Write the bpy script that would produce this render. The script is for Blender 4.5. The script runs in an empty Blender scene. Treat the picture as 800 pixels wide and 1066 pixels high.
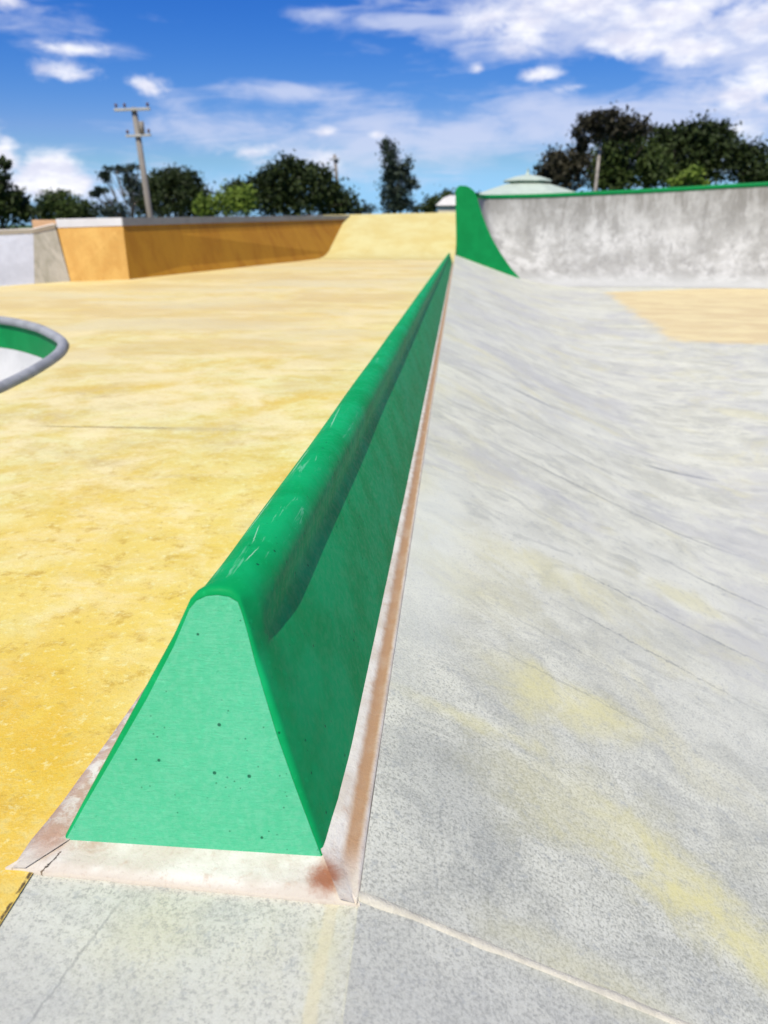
import bpy, bmesh, math, random
import numpy as np
from mathutils import Vector, Matrix, noise as mnoise
R = math.radians
rnd = random.Random(7)
S = bpy.context.scene
COL = S.collection

# ---------------------------------------------------------------- camera model
FPX, CX, CY, YH, H = 770., 400., 533., 232., 0.92
PITCH = math.atan((CY-YH)/FPX)
YAW = math.atan((467-CX)*math.cos(PITCH)/FPX)
def ray(x, y):
    a = (x-CX)/FPX; b = -(y-CY)/FPX
    cp, sp = math.cos(PITCH), math.sin(PITCH)
    d = (a, cp+b*sp, -sp+b*cp); c, s = math.cos(YAW), math.sin(YAW)
    return Vector((d[0]*c-d[1]*s, d[0]*s+d[1]*c, d[2]))
def onz(x, y, z=0.):
    d = ray(x, y); return Vector((0, 0, H))+d*((z-H)/d.z)
def ony(x, y, Y):
    d = ray(x, y); return Vector((0, 0, H))+d*(Y/d.y)

# ---------------------------------------------------------------- scene helpers
def tag(o, label=None, cat=None, group=None, kind=None):
    if label: o['label'] = label
    if cat: o['category'] = cat
    if group: o['group'] = group
    if kind: o['kind'] = kind
    return o
def empty(name, loc, label, cat, group=None):
    o = bpy.data.objects.new(name, None); COL.objects.link(o)
    o.location = loc; o.empty_display_size = .2
    return tag(o, label, cat, group)
def origin(o):
    v = Vector(o.location)
    while o.parent: o = o.parent; v += Vector(o.location)
    return v
def mesh(name, verts, faces, mat, parent=None, smooth=False, loc=None):
    """verts in world space; the object sits at its parent's origin"""
    off = origin(parent) if parent else Vector(loc or (0, 0, 0))
    me = bpy.data.meshes.new(name)
    me.from_pydata([tuple(Vector(v)-off) for v in verts], [], faces)
    me.materials.append(mat)
    bm = bmesh.new(); bm.from_mesh(me)
    bmesh.ops.recalc_face_normals(bm, faces=bm.faces) if not name.startswith('crown') else None
    bm.to_mesh(me); bm.free()
    if smooth: me.polygons.foreach_set('use_smooth', [True]*len(me.polygons))
    me.update()
    o = bpy.data.objects.new(name, me); COL.objects.link(o)
    if parent: o.parent = parent
    else: o.location = off
    return o
def bevel(o, w, seg=2, ang=30):
    m = o.modifiers.new('bevel', 'BEVEL'); m.width = w; m.segments = seg; m.limit_method = 'ANGLE'; m.angle_limit = R(ang)
    return o
class MB:
    def __init__(s): s.v = []; s.f = []
    def add(s, v, f):
        n = len(s.v); s.v += [Vector(p) for p in v]; s.f += [tuple(i+n for i in q) for q in f]
    def box(s, c, size, rot=None):
        c = Vector(c); x, y, z = [k/2 for k in size]
        p = [Vector((i*x, j*y, k*z)) for i in (-1, 1) for j in (-1, 1) for k in (-1, 1)]
        if rot: p = [rot @ q for q in p]
        s.add([c+q for q in p], [(0, 1, 3, 2), (4, 6, 7, 5), (0, 4, 5, 1), (2, 3, 7, 6), (0, 2, 6, 4), (1, 5, 7, 3)])
    def tube(s, pts, rads, n=10, cap=True, closed=False):
        pts = [Vector(p) for p in pts]; L = len(pts); vs = []; fs = []
        if not hasattr(rads, '__len__'): rads = [rads]*L
        for i, p in enumerate(pts):
            if closed: t = pts[(i+1) % L]-pts[i-1]
            else: t = pts[min(i+1, L-1)]-pts[max(i-1, 0)]
            t.normalize(); up = Vector((0, 0, 1)) if abs(t.z) < .9 else Vector((0, 1, 0))
            a = t.cross(up).normalized(); b = a.cross(t)
            for k in range(n):
                q = 2*math.pi*k/n; vs.append(p+(a*math.cos(q)+b*math.sin(q))*rads[i])
        for i in range(L if closed else L-1):
            j = (i+1) % L
            for k in range(n): fs.append((i*n+k, i*n+(k+1) % n, j*n+(k+1) % n, j*n+k))
        if cap and not closed: fs += [tuple(range(n))[::-1], tuple((L-1)*n+k for k in range(n))]
        s.add(vs, fs)
    def loft(s, rings, closed=False):
        n = len(rings[0]); vs = [p for r in rings for p in r]; fs = []
        for i in range(len(rings)-1):
            for k in range(n if closed else n-1): fs.append((i*n+k, i*n+(k+1) % n, (i+1)*n+(k+1) % n, (i+1)*n+k))
        s.add(vs, fs)
    def build(s, name, mat, parent=None, smooth=False, loc=None): return mesh(name, s.v, s.f, mat, parent, smooth, loc)

# ---------------------------------------------------------------- node helpers
class NT:
    def __init__(s, tree): s.t = tree; s.n = tree.nodes; s.l = tree.links
    def new(s, typ, **kw):
        n = s.n.new(typ)
        for k, v in kw.items(): setattr(n, k, v)
        return n
    def put(s, sock, v):
        if isinstance(v, bpy.types.NodeSocket): s.l.new(v, sock)
        elif v is not None:
            if hasattr(sock.default_value, '__len__') and not hasattr(v, '__len__'): v = (v,)*len(sock.default_value)
            if hasattr(v, '__len__') and len(v) == 3 and len(sock.default_value) == 4: v = (*v, 1)
            sock.default_value = v
    def m(s, op, a, b=None, c=None, clamp=False):
        n = s.new('ShaderNodeMath', operation=op, use_clamp=clamp)
        for i, v in enumerate((a, b, c)):
            if v is not None: s.put(n.inputs[i], v)
        return n.outputs[0]
    def vm(s, op, a, b=None):
        n = s.new('ShaderNodeVectorMath', operation=op); s.put(n.inputs[0], a)
        if b is not None: s.put(n.inputs[1], b)
        return n.outputs['Value'] if op in ('LENGTH', 'DOT_PRODUCT') else n.outputs[0]
    def pos(s): return s.new('ShaderNodeNewGeometry').outputs['Position']
    def sep(s, v):
        n = s.new('ShaderNodeSeparateXYZ'); s.put(n.inputs[0], v); return n.outputs
    def comb(s, x, y, z):
        n = s.new('ShaderNodeCombineXYZ')
        for i, v in enumerate((x, y, z)): s.put(n.inputs[i], v)
        return n.outputs[0]
    def noise(s, vec, scale, detail=4, rough=.55, dist=0., out='Fac'):
        n = s.new('ShaderNodeTexNoise'); s.put(n.inputs['Vector'], vec)
        for k, v in (('Scale', scale), ('Detail', detail), ('Roughness', rough), ('Distortion', dist)): s.put(n.inputs[k], v)
        return n.outputs[out]
    def vor(s, vec, scale, feature='F1', out='Distance'):
        n = s.new('ShaderNodeTexVoronoi', feature=feature); s.put(n.inputs['Vector'], vec); s.put(n.inputs['Scale'], scale); return n.outputs[out]
    def rng(s, v, a, b, c=0., d=1., smooth=True):
        n = s.new('ShaderNodeMapRange', interpolation_type='SMOOTHSTEP' if smooth else 'LINEAR')
        for i, q in enumerate((v, a, b, c, d)): s.put(n.inputs[i], q)
        return n.outputs[0]
    def mix(s, f, a, b, blend='MIX'):
        n = s.new('ShaderNodeMix', data_type='RGBA', blend_type=blend)
        s.put(n.inputs[0], f); s.put(n.inputs[6], a); s.put(n.inputs[7], b); return n.outputs[2]
    def scale(s, v, sc): return s.vm('MULTIPLY', v, sc)
    def bump(s, h, strength, dist, normal=None):
        n = s.new('ShaderNodeBump'); s.put(n.inputs['Strength'], strength); s.put(n.inputs['Distance'], dist); s.put(n.inputs['Height'], h)
        if normal is not None: s.put(n.inputs['Normal'], normal)
        return n.outputs[0]
def material(name, fn):
    m = bpy.data.materials.new(name); m.use_nodes = True
    t = NT(m.node_tree); b = m.node_tree.nodes['Principled BSDF']
    fn(t, b); return m
def seti(t, b, **kw):
    for k, v in kw.items(): t.put(b.inputs[k.replace('_', ' ')], v)

def line_mask(t, X, Y, n, x0, y0, x1, y1, w, wob=.02, fade=.3):
    """thin line between two ground points, slightly wobbly"""
    dx, dy = x1-x0, y1-y0; L = math.hypot(dx, dy); dx /= L; dy /= L
    u = t.m('ADD', t.m('MULTIPLY', t.m('SUBTRACT', X, x0), dx), t.m('MULTIPLY', t.m('SUBTRACT', Y, y0), dy))
    v = t.m('ADD', t.m('MULTIPLY', t.m('SUBTRACT', X, x0), -dy), t.m('MULTIPLY', t.m('SUBTRACT', Y, y0), dx))
    v = t.m('ABSOLUTE', t.m('ADD', v, t.m('MULTIPLY', t.m('SUBTRACT', n, .5), wob)))
    a = t.rng(v, w*.4, w, 1, 0)
    e = t.m('MULTIPLY', t.rng(u, 0, fade*L), t.rng(u, L*(1-fade), L, 1, 0)) if fade else t.m('MULTIPLY', t.rng(u, -.005, 0), t.rng(u, L, L+.005, 1, 0))
    return t.m('MULTIPLY', a, e)
def blob(t, X, Y, n, x0, y0, rx, ry, ang=0., namp=.9, hard=1.):
    c, s_ = math.cos(R(ang)), math.sin(R(ang))
    dx = t.m('SUBTRACT', X, x0); dy = t.m('SUBTRACT', Y, y0)
    u = t.m('DIVIDE', t.m('ADD', t.m('MULTIPLY', dx, c), t.m('MULTIPLY', dy, s_)), rx)
    v = t.m('DIVIDE', t.m('ADD', t.m('MULTIPLY', dx, -s_), t.m('MULTIPLY', dy, c)), ry)
    r = t.m('SQRT', t.m('ADD', t.m('MULTIPLY', u, u), t.m('MULTIPLY', v, v)))
    r = t.m('ADD', r, t.m('MULTIPLY', t.m('SUBTRACT', n, .5), namp*2))
    return t.rng(r, 1-.8*hard, 1, 1, 0)

# yellow stained deck --------------------------------------------------------
def f_yellow(t, b):
    P = t.pos(); X, Y, Z = t.sep(P)
    W = t.vm('ADD', P, t.scale(t.noise(P, 3, 3, out='Color'), .12))
    big = t.noise(W, .9, 5, .6, .4); mid = t.noise(W, 5, 6, .68, .6); fine = t.noise(P, 38, 5, .7); grit = t.noise(P, 230, 3, .7)
    st = t.noise(W, 1.5, 6, .66, .8)
    st2 = t.noise(t.scale(W, (1, 1.5, 1)), 5.2, 6, .7, .5)
    c = t.mix(t.rng(mid, .36, .62), (0.644, 0.510, 0.111), (0.699, 0.610, 0.229))
    c = t.mix(t.rng(st2, .42, .62, 0, .8), c, (0.754, 0.730, 0.370))
    c = t.mix(t.rng(st, .44, .66, 0, .85), c, (0.662, 0.460, 0.063))
    c = t.mix(t.m('MULTIPLY', t.rng(big, .5, .66), t.rng(mid, .35, .6)), c, (0.570, 0.460, 0.207))
    pale = t.noise(P, 1.6, 6, .68, .2); c = t.mix(t.m('MULTIPLY', t.rng(pale, .44, .60), t.rng(Y, 1.0, 2.5, .55, .85)), c, (.80, .70, .37))
    # strong amber stain collecting by the foot of the ledge, fading up the deck
    near = blob(t, X, Y, mid, -.78, .95, .42, .9, 8, .5)
    c = t.mix(t.m('MULTIPLY', near, t.rng(fine, .3, .62, .4, 1)), c, (0.662, 0.400, 0.018))
    near2 = blob(t, X, Y, mid, -.95, 1.9, .9, 1.6, 12, .7)
    c = t.mix(t.m('MULTIPLY', near2, t.rng(st2, .35, .6, .15, .75)), c, (0.718, 0.530, 0.074))
    # brownish trowel blotches, pale worn spots
    sp = t.vor(t.vm('ADD', P, t.scale(t.noise(P, 14, 3, out='Color'), .09)), 7.5, 'SMOOTH_F1')
    bl = t.noise(P, 11, 6, .75, .2); c = t.mix(t.m('MULTIPLY', t.rng(bl, .53, .66, 0, .7), t.rng(Y, 1.5, 4, 1, .3)), c, (0.497, 0.310, 0.037))
    c = t.mix(t.rng(fine, .52, .68, 0, .55), c, (0.773, 0.750, 0.370))
    c = t.mix(t.rng(fine, .30, .42, .6, 0), c, (0.460, 0.320, 0.059))
    # far bands: wet tan streaks across the deck
    far = t.noise(t.scale(P, (.35, .7, 1)), 1.0, 5, .6, .5)
    c = t.mix(t.m('MULTIPLY', t.rng(far, .45, .62), t.rng(Y, 3.5, 8)), c, (0.570, 0.430, 0.148))
    c = t.mix(t.rng(Y, 3, 9, 0, .5), c, (.76, .60, .27))
    pk = t.noise(t.scale(P, (.3, .7, 1)), .8, 4, .6, .3)
    c = t.mix(t.m('MULTIPLY', t.rng(pk, .48, .62, 0, .7), t.rng(Y, 2.5, 7)), c, (0.681, 0.600, 0.333))
    # pink-grey worn concrete showing along the front seam, cracks
    c = t.mix(t.m('MULTIPLY', blob(t, X, Y, fine, -1.35, 3.36, .6, .05, 0, .5), .35), c, (0.368, 0.300, 0.163))
    for q in ((-1.98, 3.35, -1.25, 3.37, .009), (-.62, .79, -1.6, .84, .004), (-1.0, 4.9, -.2, 4.95, .010)):
        c = t.mix(t.m('MULTIPLY', line_mask(t, X, Y, fine, *q, wob=.035, fade=.15), .75), c, (0.184, 0.110, 0.037))
    c = t.mix(t.rng(grit, .32, .44, .45, 0), c, (0.414, 0.310, 0.089))
    c = t.mix(t.m('MULTIPLY', line_mask(t, X, Y, fine, -.603, .80, -.606, .1, .004, .012, 0), t.rng(fine, .45, .55)), c, (.10, .07, .03))
    b.inputs['Base Color'].default_value = (.7, .5, .2, 1); t.put(b.inputs['Base Color'], c)
    seti(t, b, Roughness=t.rng(mid, .3, .7, .50, .72), Specular_IOR_Level=.35)
    h = t.m('ADD', t.m('MULTIPLY', fine, .6), t.m('ADD', t.m('MULTIPLY', grit, .25), t.m('MULTIPLY', bl, .8)))
    t.put(b.inputs['Normal'], t.bump(h, .55, .006))
YELLOW = material('yellow_stained_concrete', f_yellow)

def f_grey(near=True):
    def f(t, b):
        P = t.pos(); X, Y, Z = t.sep(P)
        W = t.vm('ADD', P, t.scale(t.noise(P, 2.2, 3, out='Color'), .35))
        big = t.noise(W, 1.0, 5, .62, .4); mid = t.noise(W, 4.5, 6, .68, .5); fine = t.noise(P, 42, 5, .75); grit = t.noise(P, 170, 4, .8)
        # drag marks running down the slope, slightly diagonal
        Q = t.new('ShaderNodeMapping'); t.put(Q.inputs['Vector'], W); Q.inputs['Rotation'].default_value = (0, 0, R(-8)); Q.inputs['Scale'].default_value = (.8, 2.2, 1)
        st = t.noise(Q.outputs[0], 1.3, 6, .66, .35)
        st2 = t.noise(Q.outputs[0], 4.5, 5, .65, .2)
        c = t.mix(t.rng(mid, .35, .65), (0.490, 0.489, 0.386), (0.640, 0.640, 0.512))
        c = t.mix(t.rng(big, .42, .60, 0, .6), c, (0.630, 0.634, 0.530))
        c = t.mix(t.rng(st, .46, .64, 0, .5), c, (.720, 0.718, 0.567))
        c = t.mix(t.rng(st2, .36, .48, .6, 0), c, (0.420, 0.426, 0.358))
        warm = t.noise(W, 1.7, 5, .62, .8)
        c = t.mix(t.rng(warm, .52, .66, 0, .55), c, (0.620, 0.593, 0.372))
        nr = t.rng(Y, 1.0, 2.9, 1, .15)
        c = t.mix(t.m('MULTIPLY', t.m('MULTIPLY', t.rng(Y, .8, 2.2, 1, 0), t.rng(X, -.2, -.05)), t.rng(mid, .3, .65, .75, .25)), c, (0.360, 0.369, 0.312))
        c = t.mix(t.m('MULTIPLY', t.rng(grit, .50, .58), t.m('MULTIPLY', nr, .35)), c, (0.720, 0.728, 0.623))
        c = t.mix(t.m('MULTIPLY', t.rng(grit, .40, .48, 1, 0), t.m('MULTIPLY', nr, .75)), c, (0.260, 0.265, 0.223))
        fl = t.vor(P, 115); 
        c = t.mix(t.m('MULTIPLY', t.rng(fl, .12, .3, .6, 0), t.m('MULTIPLY', nr, t.rng(mid, .4, .6))), c, (0.660, 0.676, 0.577))
        c = t.mix(t.rng(fine, .34, .44, .5, 0), c, (0.300, 0.322, 0.307))
        # dark exposed patch by the ledge foot, pale bluish wash along the gutter
        c = t.mix(t.m('MULTIPLY', blob(t, X, Y, mid, .02, 1.08, .16, .30, 0, 1.0), .3), c, (0.220, 0.234, 0.223))
        c = t.mix(t.m('MULTIPLY', blob(t, X, Y, mid, -.02, 2.2, .16, 1.1, -3, .6), .6), c, (0.640, 0.660, 0.577))
        # yellow over-spray stains
        for (x, y, rx, ry, a, k) in ((.37, 1.56, .22, .10, 10, .75), (.25, 1.62, .20, .07, -8, .45), (.60, 1.0, .28, .085, -22, .95), (.47, 1.15, .16, .07, -30, .8), (.35, 2.35, .35, .16, 8, .45),
                                     (1.0, 2.7, .22, .14, 10, .5), (.08, 1.33, .15, .03, 0, .55), (.30, 1.20, .22, .16, 0, .40), (.12, 2.0, .2, .2, 0, .3), (.26, .82, .2, .05, -5, .4), (-.42, .70, .10, .05, 0, .35), (-.14, .70, .035, .12, 0, .6)):
            c = t.mix(t.m('MULTIPLY', blob(t, X, Y, mid, x, y, rx*1.35, ry*1.4, a, 1.1, 1.2), t.m('MULTIPLY', t.rng(fine, .3, .6, .6, 1), k*.68)), c, (.70, .65, .27))
        # dark trowel scratches down the slope
        for q in ((-.02, 5.62, 1.1, 5.63, .014, .5), (.5, 5.60, .9, 5.55, .02, .5), (.05, 3.78, 1.75, 3.50, .012, .35), (.02, 4.5, 1.2, 4.25, .012, .35), (.05, 1.93, .75, 1.80, .004, .2),
                  (.02, 1.70, .7, 1.60, .004, .2), (.9, 3.1, 2.0, 2.75, .010, .4), (1.3, 4.9, 1.9, 4.95, .022, .6), (.4, 2.5, 1.3, 2.35, .006, .4), (.1, 7.4, 1.6, 7.2, .02, .3), (.3, 2.15, 1.0, 2.0, .004, .4)):
            c = t.mix(t.m('MULTIPLY', line_mask(t, X, Y, fine, *q[:4], q[4]*1.25, wob=.06, fade=.3), min(.85, q[5]*1.5)), c, (0.170, 0.182, 0.177))
        c = t.mix(t.m('MULTIPLY', t.rng(Y, .95, .60, 0, .62), t.rng(big, .3, .6, 1, .6)), c, (.40, .40, .375))
        cl = t.noise(W, .8, 6, .7, .2); c = t.mix(t.m('MULTIPLY', t.rng(cl, .48, .60, 0, .45), t.rng(Y, 1.2, 2.5)), c, (.44, .44, .43))
        # tan paint left on part of the sunken floor, soft worn edges
        pv = [onz(628, 304, -.75), onz(700, 356, -.75), onz(810, 359, -.75), onz(1300, 362, -.75), onz(1300, 301, -.75), onz(700, 301.5, -.75)]
        tm = None
        for a_, b_ in ((pv[0], pv[1]), (pv[1], pv[2]), (pv[5], pv[0])):
            d_ = (b_-a_); d_.z = 0; d_.normalize(); nx, ny = -d_.y, d_.x
            if (pv[3].x-a_.x)*nx+((pv[3].y+pv[4].y)/2-a_.y)*ny < 0: nx, ny = -nx, -ny
            q_ = t.m('ADD', t.m('ADD', t.m('MULTIPLY', t.m('SUBTRACT', X, a_.x), nx), t.m('MULTIPLY', t.m('SUBTRACT', Y, a_.y), ny)), t.m('MULTIPLY', t.m('SUBTRACT', mid, .5), .9))
            q_ = t.rng(q_, -.12, .22); tm = q_ if tm is None else t.m('MULTIPLY', tm, q_)
        c = t.mix(t.m('MULTIPLY', tm, .92), c, t.mix(t.rng(st, .4, .6), (.64, .50, .25), (.73, .61, .31)))
        # dirt seams on the near apron
        c = t.mix(t.m('MULTIPLY', line_mask(t, X, Y, fine, -.139, .80, -.155, .1, .012, .02, 0), .5), c, (0.600, 0.541, 0.335))
        c = t.mix(t.m('MULTIPLY', line_mask(t, X, Y, fine, -.44, .80, -.60, .1, .003, .02, .1), .35), c, (0.160, 0.166, 0.158))
        seti(t, b, Base_Color=c, Roughness=t.rng(mid, .3, .7, .55, .78), Specular_IOR_Level=.3)
        h = t.m('ADD', t.m('MULTIPLY', fine, .6), t.m('ADD', t.m('MULTIPLY', grit, .45), t.m('MULTIPLY', st2, .25)))
        t.put(b.inputs['Normal'], t.bump(h, .45, .004))
    return f
GREY = material('weathered_grey_concrete', f_grey())

def f_qp(t, b):
    P = t.pos(); X, Y, Z = t.sep(P)
    a = t.noise(t.scale(P, (1.2, 1.2, .9)), 1.1, 7, .72, .15); c2 = t.noise(P, 3.5, 6, .75); d = t.noise(t.scale(P, (2.6, 2.6, .45)), 1.5, 6, .75)
    c = t.mix(t.rng(a, .40, .60), (.31, .305, .28), (.52, .515, .485))
    c = t.mix(t.rng(c2, .42, .62, 0, .55), c, (.38, .375, .35))
    c = t.mix(t.rng(d, .38, .48, .55, 0), c, (.24, .235, .22))
    c = t.mix(t.m('MULTIPLY', t.rng(Z, .5, 1.8), t.rng(d, .35, .6, .9, .35)), c, (.22, .21, .185))   # streaky, darker towards the lip
    c = t.mix(t.rng(Z, -.35, -.72, 0, .8), c, (.50, .505, .47))
    seti(t, b, Base_Color=c, Roughness=.75, Specular_IOR_Level=.2); t.put(b.inputs['Normal'], t.bump(c2, .3, .01))
QP = material('stained_ramp_concrete', f_qp)

def f_simple(col, var=.25, rough=.7, sc=3., stretch=(1, 1, 1), spec=.3, bstr=.3, bd=.004, dark=None):
    def f(t, b):
        P = t.pos(); n = t.noise(t.scale(P, stretch), sc, 6, .65, .4); n2 = t.noise(P, sc*9, 4, .7)
        dk = dark or tuple(k*(1-var) for k in col)
        c = t.mix(t.rng(n, .36, .64), dk, col)
        c = t.mix(t.rng(n2, .35, .48, var, 0), c, tuple(k*.6 for k in col))
        seti(t, b, Base_Color=c, Roughness=rough, Specular_IOR_Level=spec); t.put(b.inputs['Normal'], t.bump(n2, bstr, bd))
    return f
BANKY = material('pale_yellow_concrete', f_simple((.62, .555, .25), .15, .7, 1.2, (1, 1, 1), dark=(.58, .48, .18)))
OCHRE = material('shaded_ochre_concrete', f_simple((.45, .215, .012), .2, .7, 1.0, (1.6, 1.6, .35), dark=(.36, .15, .006)))  # darker ochre holds the long face's shade as well as its stain
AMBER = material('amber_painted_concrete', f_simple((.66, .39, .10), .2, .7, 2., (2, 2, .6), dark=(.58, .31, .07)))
BEIGE = material('dirty_beige_concrete', f_simple((.56, .51, .40), .35, .8, 1.6, (2, 2, .6), dark=(.36, .33, .24)))
WHITEC = material('pale_grey_concrete', f_simple((.66, .67, .70), .18, .75, 1.5))
CREAM = material('cream_lip_concrete', f_simple((.80, .72, .58), .12, .7, 2))
CAPW = material('white_cap_paint', f_simple((.85, .86, .90), .08, .6, 2))
CAPG = material('shaded_cap_grey', f_simple((.30, .31, .32), .2, .5, 2))  # cap on the long face, its shade put into the grey
COPING = material('grey_pool_coping', f_simple((.37, .38, .38), .25, .6, 5))
BOWLW = material('whitish_bowl_plaster', f_simple((.62, .62, .60), .12, .65, 2))
ORANGE = material('orange_lip_paint', f_simple((.70, .42, .22), .15, .7, 2))
SLAB = material('plain_concrete', f_simple((.42, .40, .37), .25, .8, 1.2))

# glossy green ledge paint -----------------------------------------------------
def f_green(col, hi, glare_mix=0., worn=True, rough=.50):
    def f(t, b):
        P = t.pos(); X, Y, Z = t.sep(P)
        n = t.noise(P, 6, 4, .6); f2 = t.noise(P, 60, 4, .7); brush = t.noise(t.scale(P, (14, 14, 60)), 3.2, 3, .6, .9)
        c = t.mix(t.rng(n, .35, .65), col, hi)
        c = t.mix(t.rng(f2, .58, .72, 0, .35), c, tuple(min(1, k*1.3+.01) for k in hi))
        if glare_mix:
            c = t.mix(t.m('MULTIPLY', t.rng(t.noise(P, 90, 4, .75), .38, .66), glare_mix), c, (.24, .56, .36))
        pits = t.vor(P, 30); pm = t.m('MULTIPLY', t.rng(pits, .06, .10, 1, 0), t.rng(t.noise(P, 9, 2), .46, .50))
        p2 = t.vor(P, 75); pm = t.m('MAXIMUM', pm, t.m('MULTIPLY', t.m('MULTIPLY', t.rng(p2, .08, .13, 1, 0), t.rng(t.noise(P, 23, 2), .54, .58)), .6))
        c = t.mix(t.m('MULTIPLY', pm, .85), c, (.005, .08, .04))
        rg = t.rng(f2, .35, .65, rough-.06, rough+.14)
        if worn:
            sc = t.noise(t.scale(P, (26, 2.4, 26)), 2.5, 4, .7, .6)
            m = t.m('MULTIPLY', t.rng(sc, .60, .66), t.m('MULTIPLY', t.rng(Z, .36, .40), t.rng(n, .38, .52)))
            c = t.mix(t.m('MULTIPLY', m, .3), c, (.30, .60, .44))
            for q in ((-.345, 1.16, -.335, 1.40, .0016), (-.315, 1.12, -.325, 1.22, .0012), (-.33, 1.5, -.325, 1.75, .0018), (-.30, 1.9, -.31, 2.2, .002), (-.34, 2.0, -.33, 2.5, .002), (-.31, 1.05, -.30, 1.12, .0012)):
                c = t.mix(t.m('MULTIPLY', t.m('MULTIPLY', line_mask(t, X, Y, f2, *q, wob=.006, fade=.3), t.rng(Z, .38, .40)), .4), c, (.62, .78, .66))
            dust = t.m('MULTIPLY', t.rng(t.noise(P, 3, 5, .7), .45, .7), t.rng(Y, 1.2, 3.5, .05, .4))
            c = t.mix(dust, c, (.010, .31, .125))
        h = t.m('ADD', t.m('MULTIPLY', f2, .5), t.m('SUBTRACT', t.m('MULTIPLY', brush, .6 if glare_mix else .3), t.m('MULTIPLY', pm, 1.2)))
        seti(t, b, Base_Color=c, Roughness=rg, Specular_IOR_Level=.09 if glare_mix else .05)
        t.put(b.inputs['Normal'], t.bump(h, .5 if glare_mix else .3, .0035 if glare_mix else .002))
    return f
GREEN = material('glossy_green_paint', f_green((.003, .285, .076), (.006, .36, .112)))
GREENF = material('glare_lightened_green', f_green((.075, .455, .23), (.085, .475, .25), glare_mix=.22, worn=False, rough=.5))  # paler green: glare on the sloping end face put into the colour
GREEN2 = material('flat_green_paint', f_simple((.002, .245, .062), .15, .6, 3, dark=(.001, .21, .052), spec=.15))

def f_grout(t, b):
    P = t.pos(); X, Y, Z = t.sep(P)
    n = t.noise(P, 26, 6, .75, .4); n2 = t.noise(P, 9, 4, .65); g = t.noise(P, 130, 4, .7)
    c = t.mix(t.rng(n2, .36, .62), (.56, .50, .41), (.68, .65, .57))
    c = t.mix(t.rng(n, .54, .70, 0, .45), c, (.46, .29, .19))
    # brown silt lying in the valley of the right-hand strip and rust by the corner
    xr = t.m('SUBTRACT', X, t.m('MULTIPLY', t.m('SUBTRACT', Y, 1), .0145))
    val = t.rng(t.m('ABSOLUTE', t.m('ADD', xr, t.m('ADD', .120, t.m('MULTIPLY', t.m('SUBTRACT', n, .5), .014)))), .006, .021, 1, 0)
    lv = t.m('MULTIPLY', t.rng(X, -.50, -.53), t.m('MULTIPLY', t.rng(t.m('ADD', Y, t.m('MULTIPLY', n, .06)), .86, .90), t.rng(n, .40, .56)))
    c = t.mix(t.m('MULTIPLY', lv, .7), c, (.40, .24, .15))
    ck = line_mask(t, X, Y, n, -.589, .79, -.572, .84, .0022, .03, .05)
    c = t.mix(ck, c, (.03, .025, .02))
    c = t.mix(t.m('MULTIPLY', val, t.m('MULTIPLY', t.rng(Y, .80, .9), t.rng(n2, .3, .55, .7, .95))), c, (.37, .215, .11))
    c = t.mix(t.m('MULTIPLY', blob(t, X, Y, n, -.155, .825, .035, .045, 10, .7), .9), c, (.30, .10, .04))
    c = t.mix(t.m('MULTIPLY', blob(t, X, Y, n, -.60, .86, .04, .05, 10, .7), .55), c, (.42, .24, .15))
    ed = t.m('MULTIPLY', t.rng(t.m('ABSOLUTE', t.m('SUBTRACT', Y, t.m('SUBTRACT', .79, t.m('MULTIPLY', t.m('ADD', X, .6), .04)))), .0, .03, 1, 0), t.rng(n2, .35, .6))
    c = t.mix(t.m('MULTIPLY', ed, .7), c, (.46, .34, .21))
    c = t.mix(t.rng(g, .34, .46, .2, 0), c, (.34, .24, .18))
    seti(t, b, Base_Color=c, Roughness=.8, Specular_IOR_Level=.2)
    t.put(b.inputs['Normal'], t.bump(t.m('ADD', n, t.m('MULTIPLY', g, .5)), .6, .004))
GROUT = material('cream_grout', f_grout)
CREAMJ = material('cream_joint_filler', f_simple((.70, .66, .52), .2, .85, 30, bstr=.8, bd=.003))
GRASS = material('short_grass', f_simple((.07, .12, .03), .4, .9, 2, bstr=.8, bd=.03))

def f_leaf(col, col2):
    def f(t, b):
        g = t.new('ShaderNodeNewGeometry'); r = g.outputs['Random Per Island']
        n = t.noise(t.pos(), .35, 3)
        c = t.mix(r, col, col2); c = t.mix(t.rng(n, .35, .65, 0, .5), c, tuple(k*1.35 for k in col2))
        seti(t, b, Base_Color=c, Roughness=.6, Specular_IOR_Level=.2)
    return f
LEAF_D = material('dark_foliage', f_leaf((.010, .018, .004), (.034, .050, .011)))
LEAF_M = material('mid_foliage', f_leaf((.016, .030, .006), (.052, .076, .015)))
LEAF_B = material('bluish_foliage', f_leaf((.016, .028, .018), (.038, .054, .034)))
LEAF_Y = material('yellow_green_foliage', f_leaf((.08, .13, .015), (.16, .22, .03)))
LEAF_R = material('brownish_foliage', f_leaf((.014, .014, .007), (.038, .034, .018)))
BARK = material('grey_bark', f_simple((.13, .11, .09), .4, .9, 4))
BARKP = material('pale_bark', f_simple((.38, .34, .30), .3, .9, 4))
POLEM = material('weathered_pole_timber', f_simple((.27, .25, .225), .3, .85, 3, (6, 6, .5)))
STEEL = material('galvanised_arm', f_simple((.42, .43, .42), .2, .5, 3))
CERAM = material('brown_insulator', f_simple((.12, .06, .04), .1, .3, 3))
WIRE = material('dark_wire', f_simple((.10, .10, .11), .1, .5, 3))
ROOFG = material('pale_green_roofing', f_simple((.50, .58, .47), .12, .55, 2, (1, 1, 1)))
ROOFD = material('green_fascia', f_simple((.05, .26, .15), .1, .5, 2))
HUTW = material('cream_render', f_simple((.74, .66, .48), .1, .8, 2))
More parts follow.
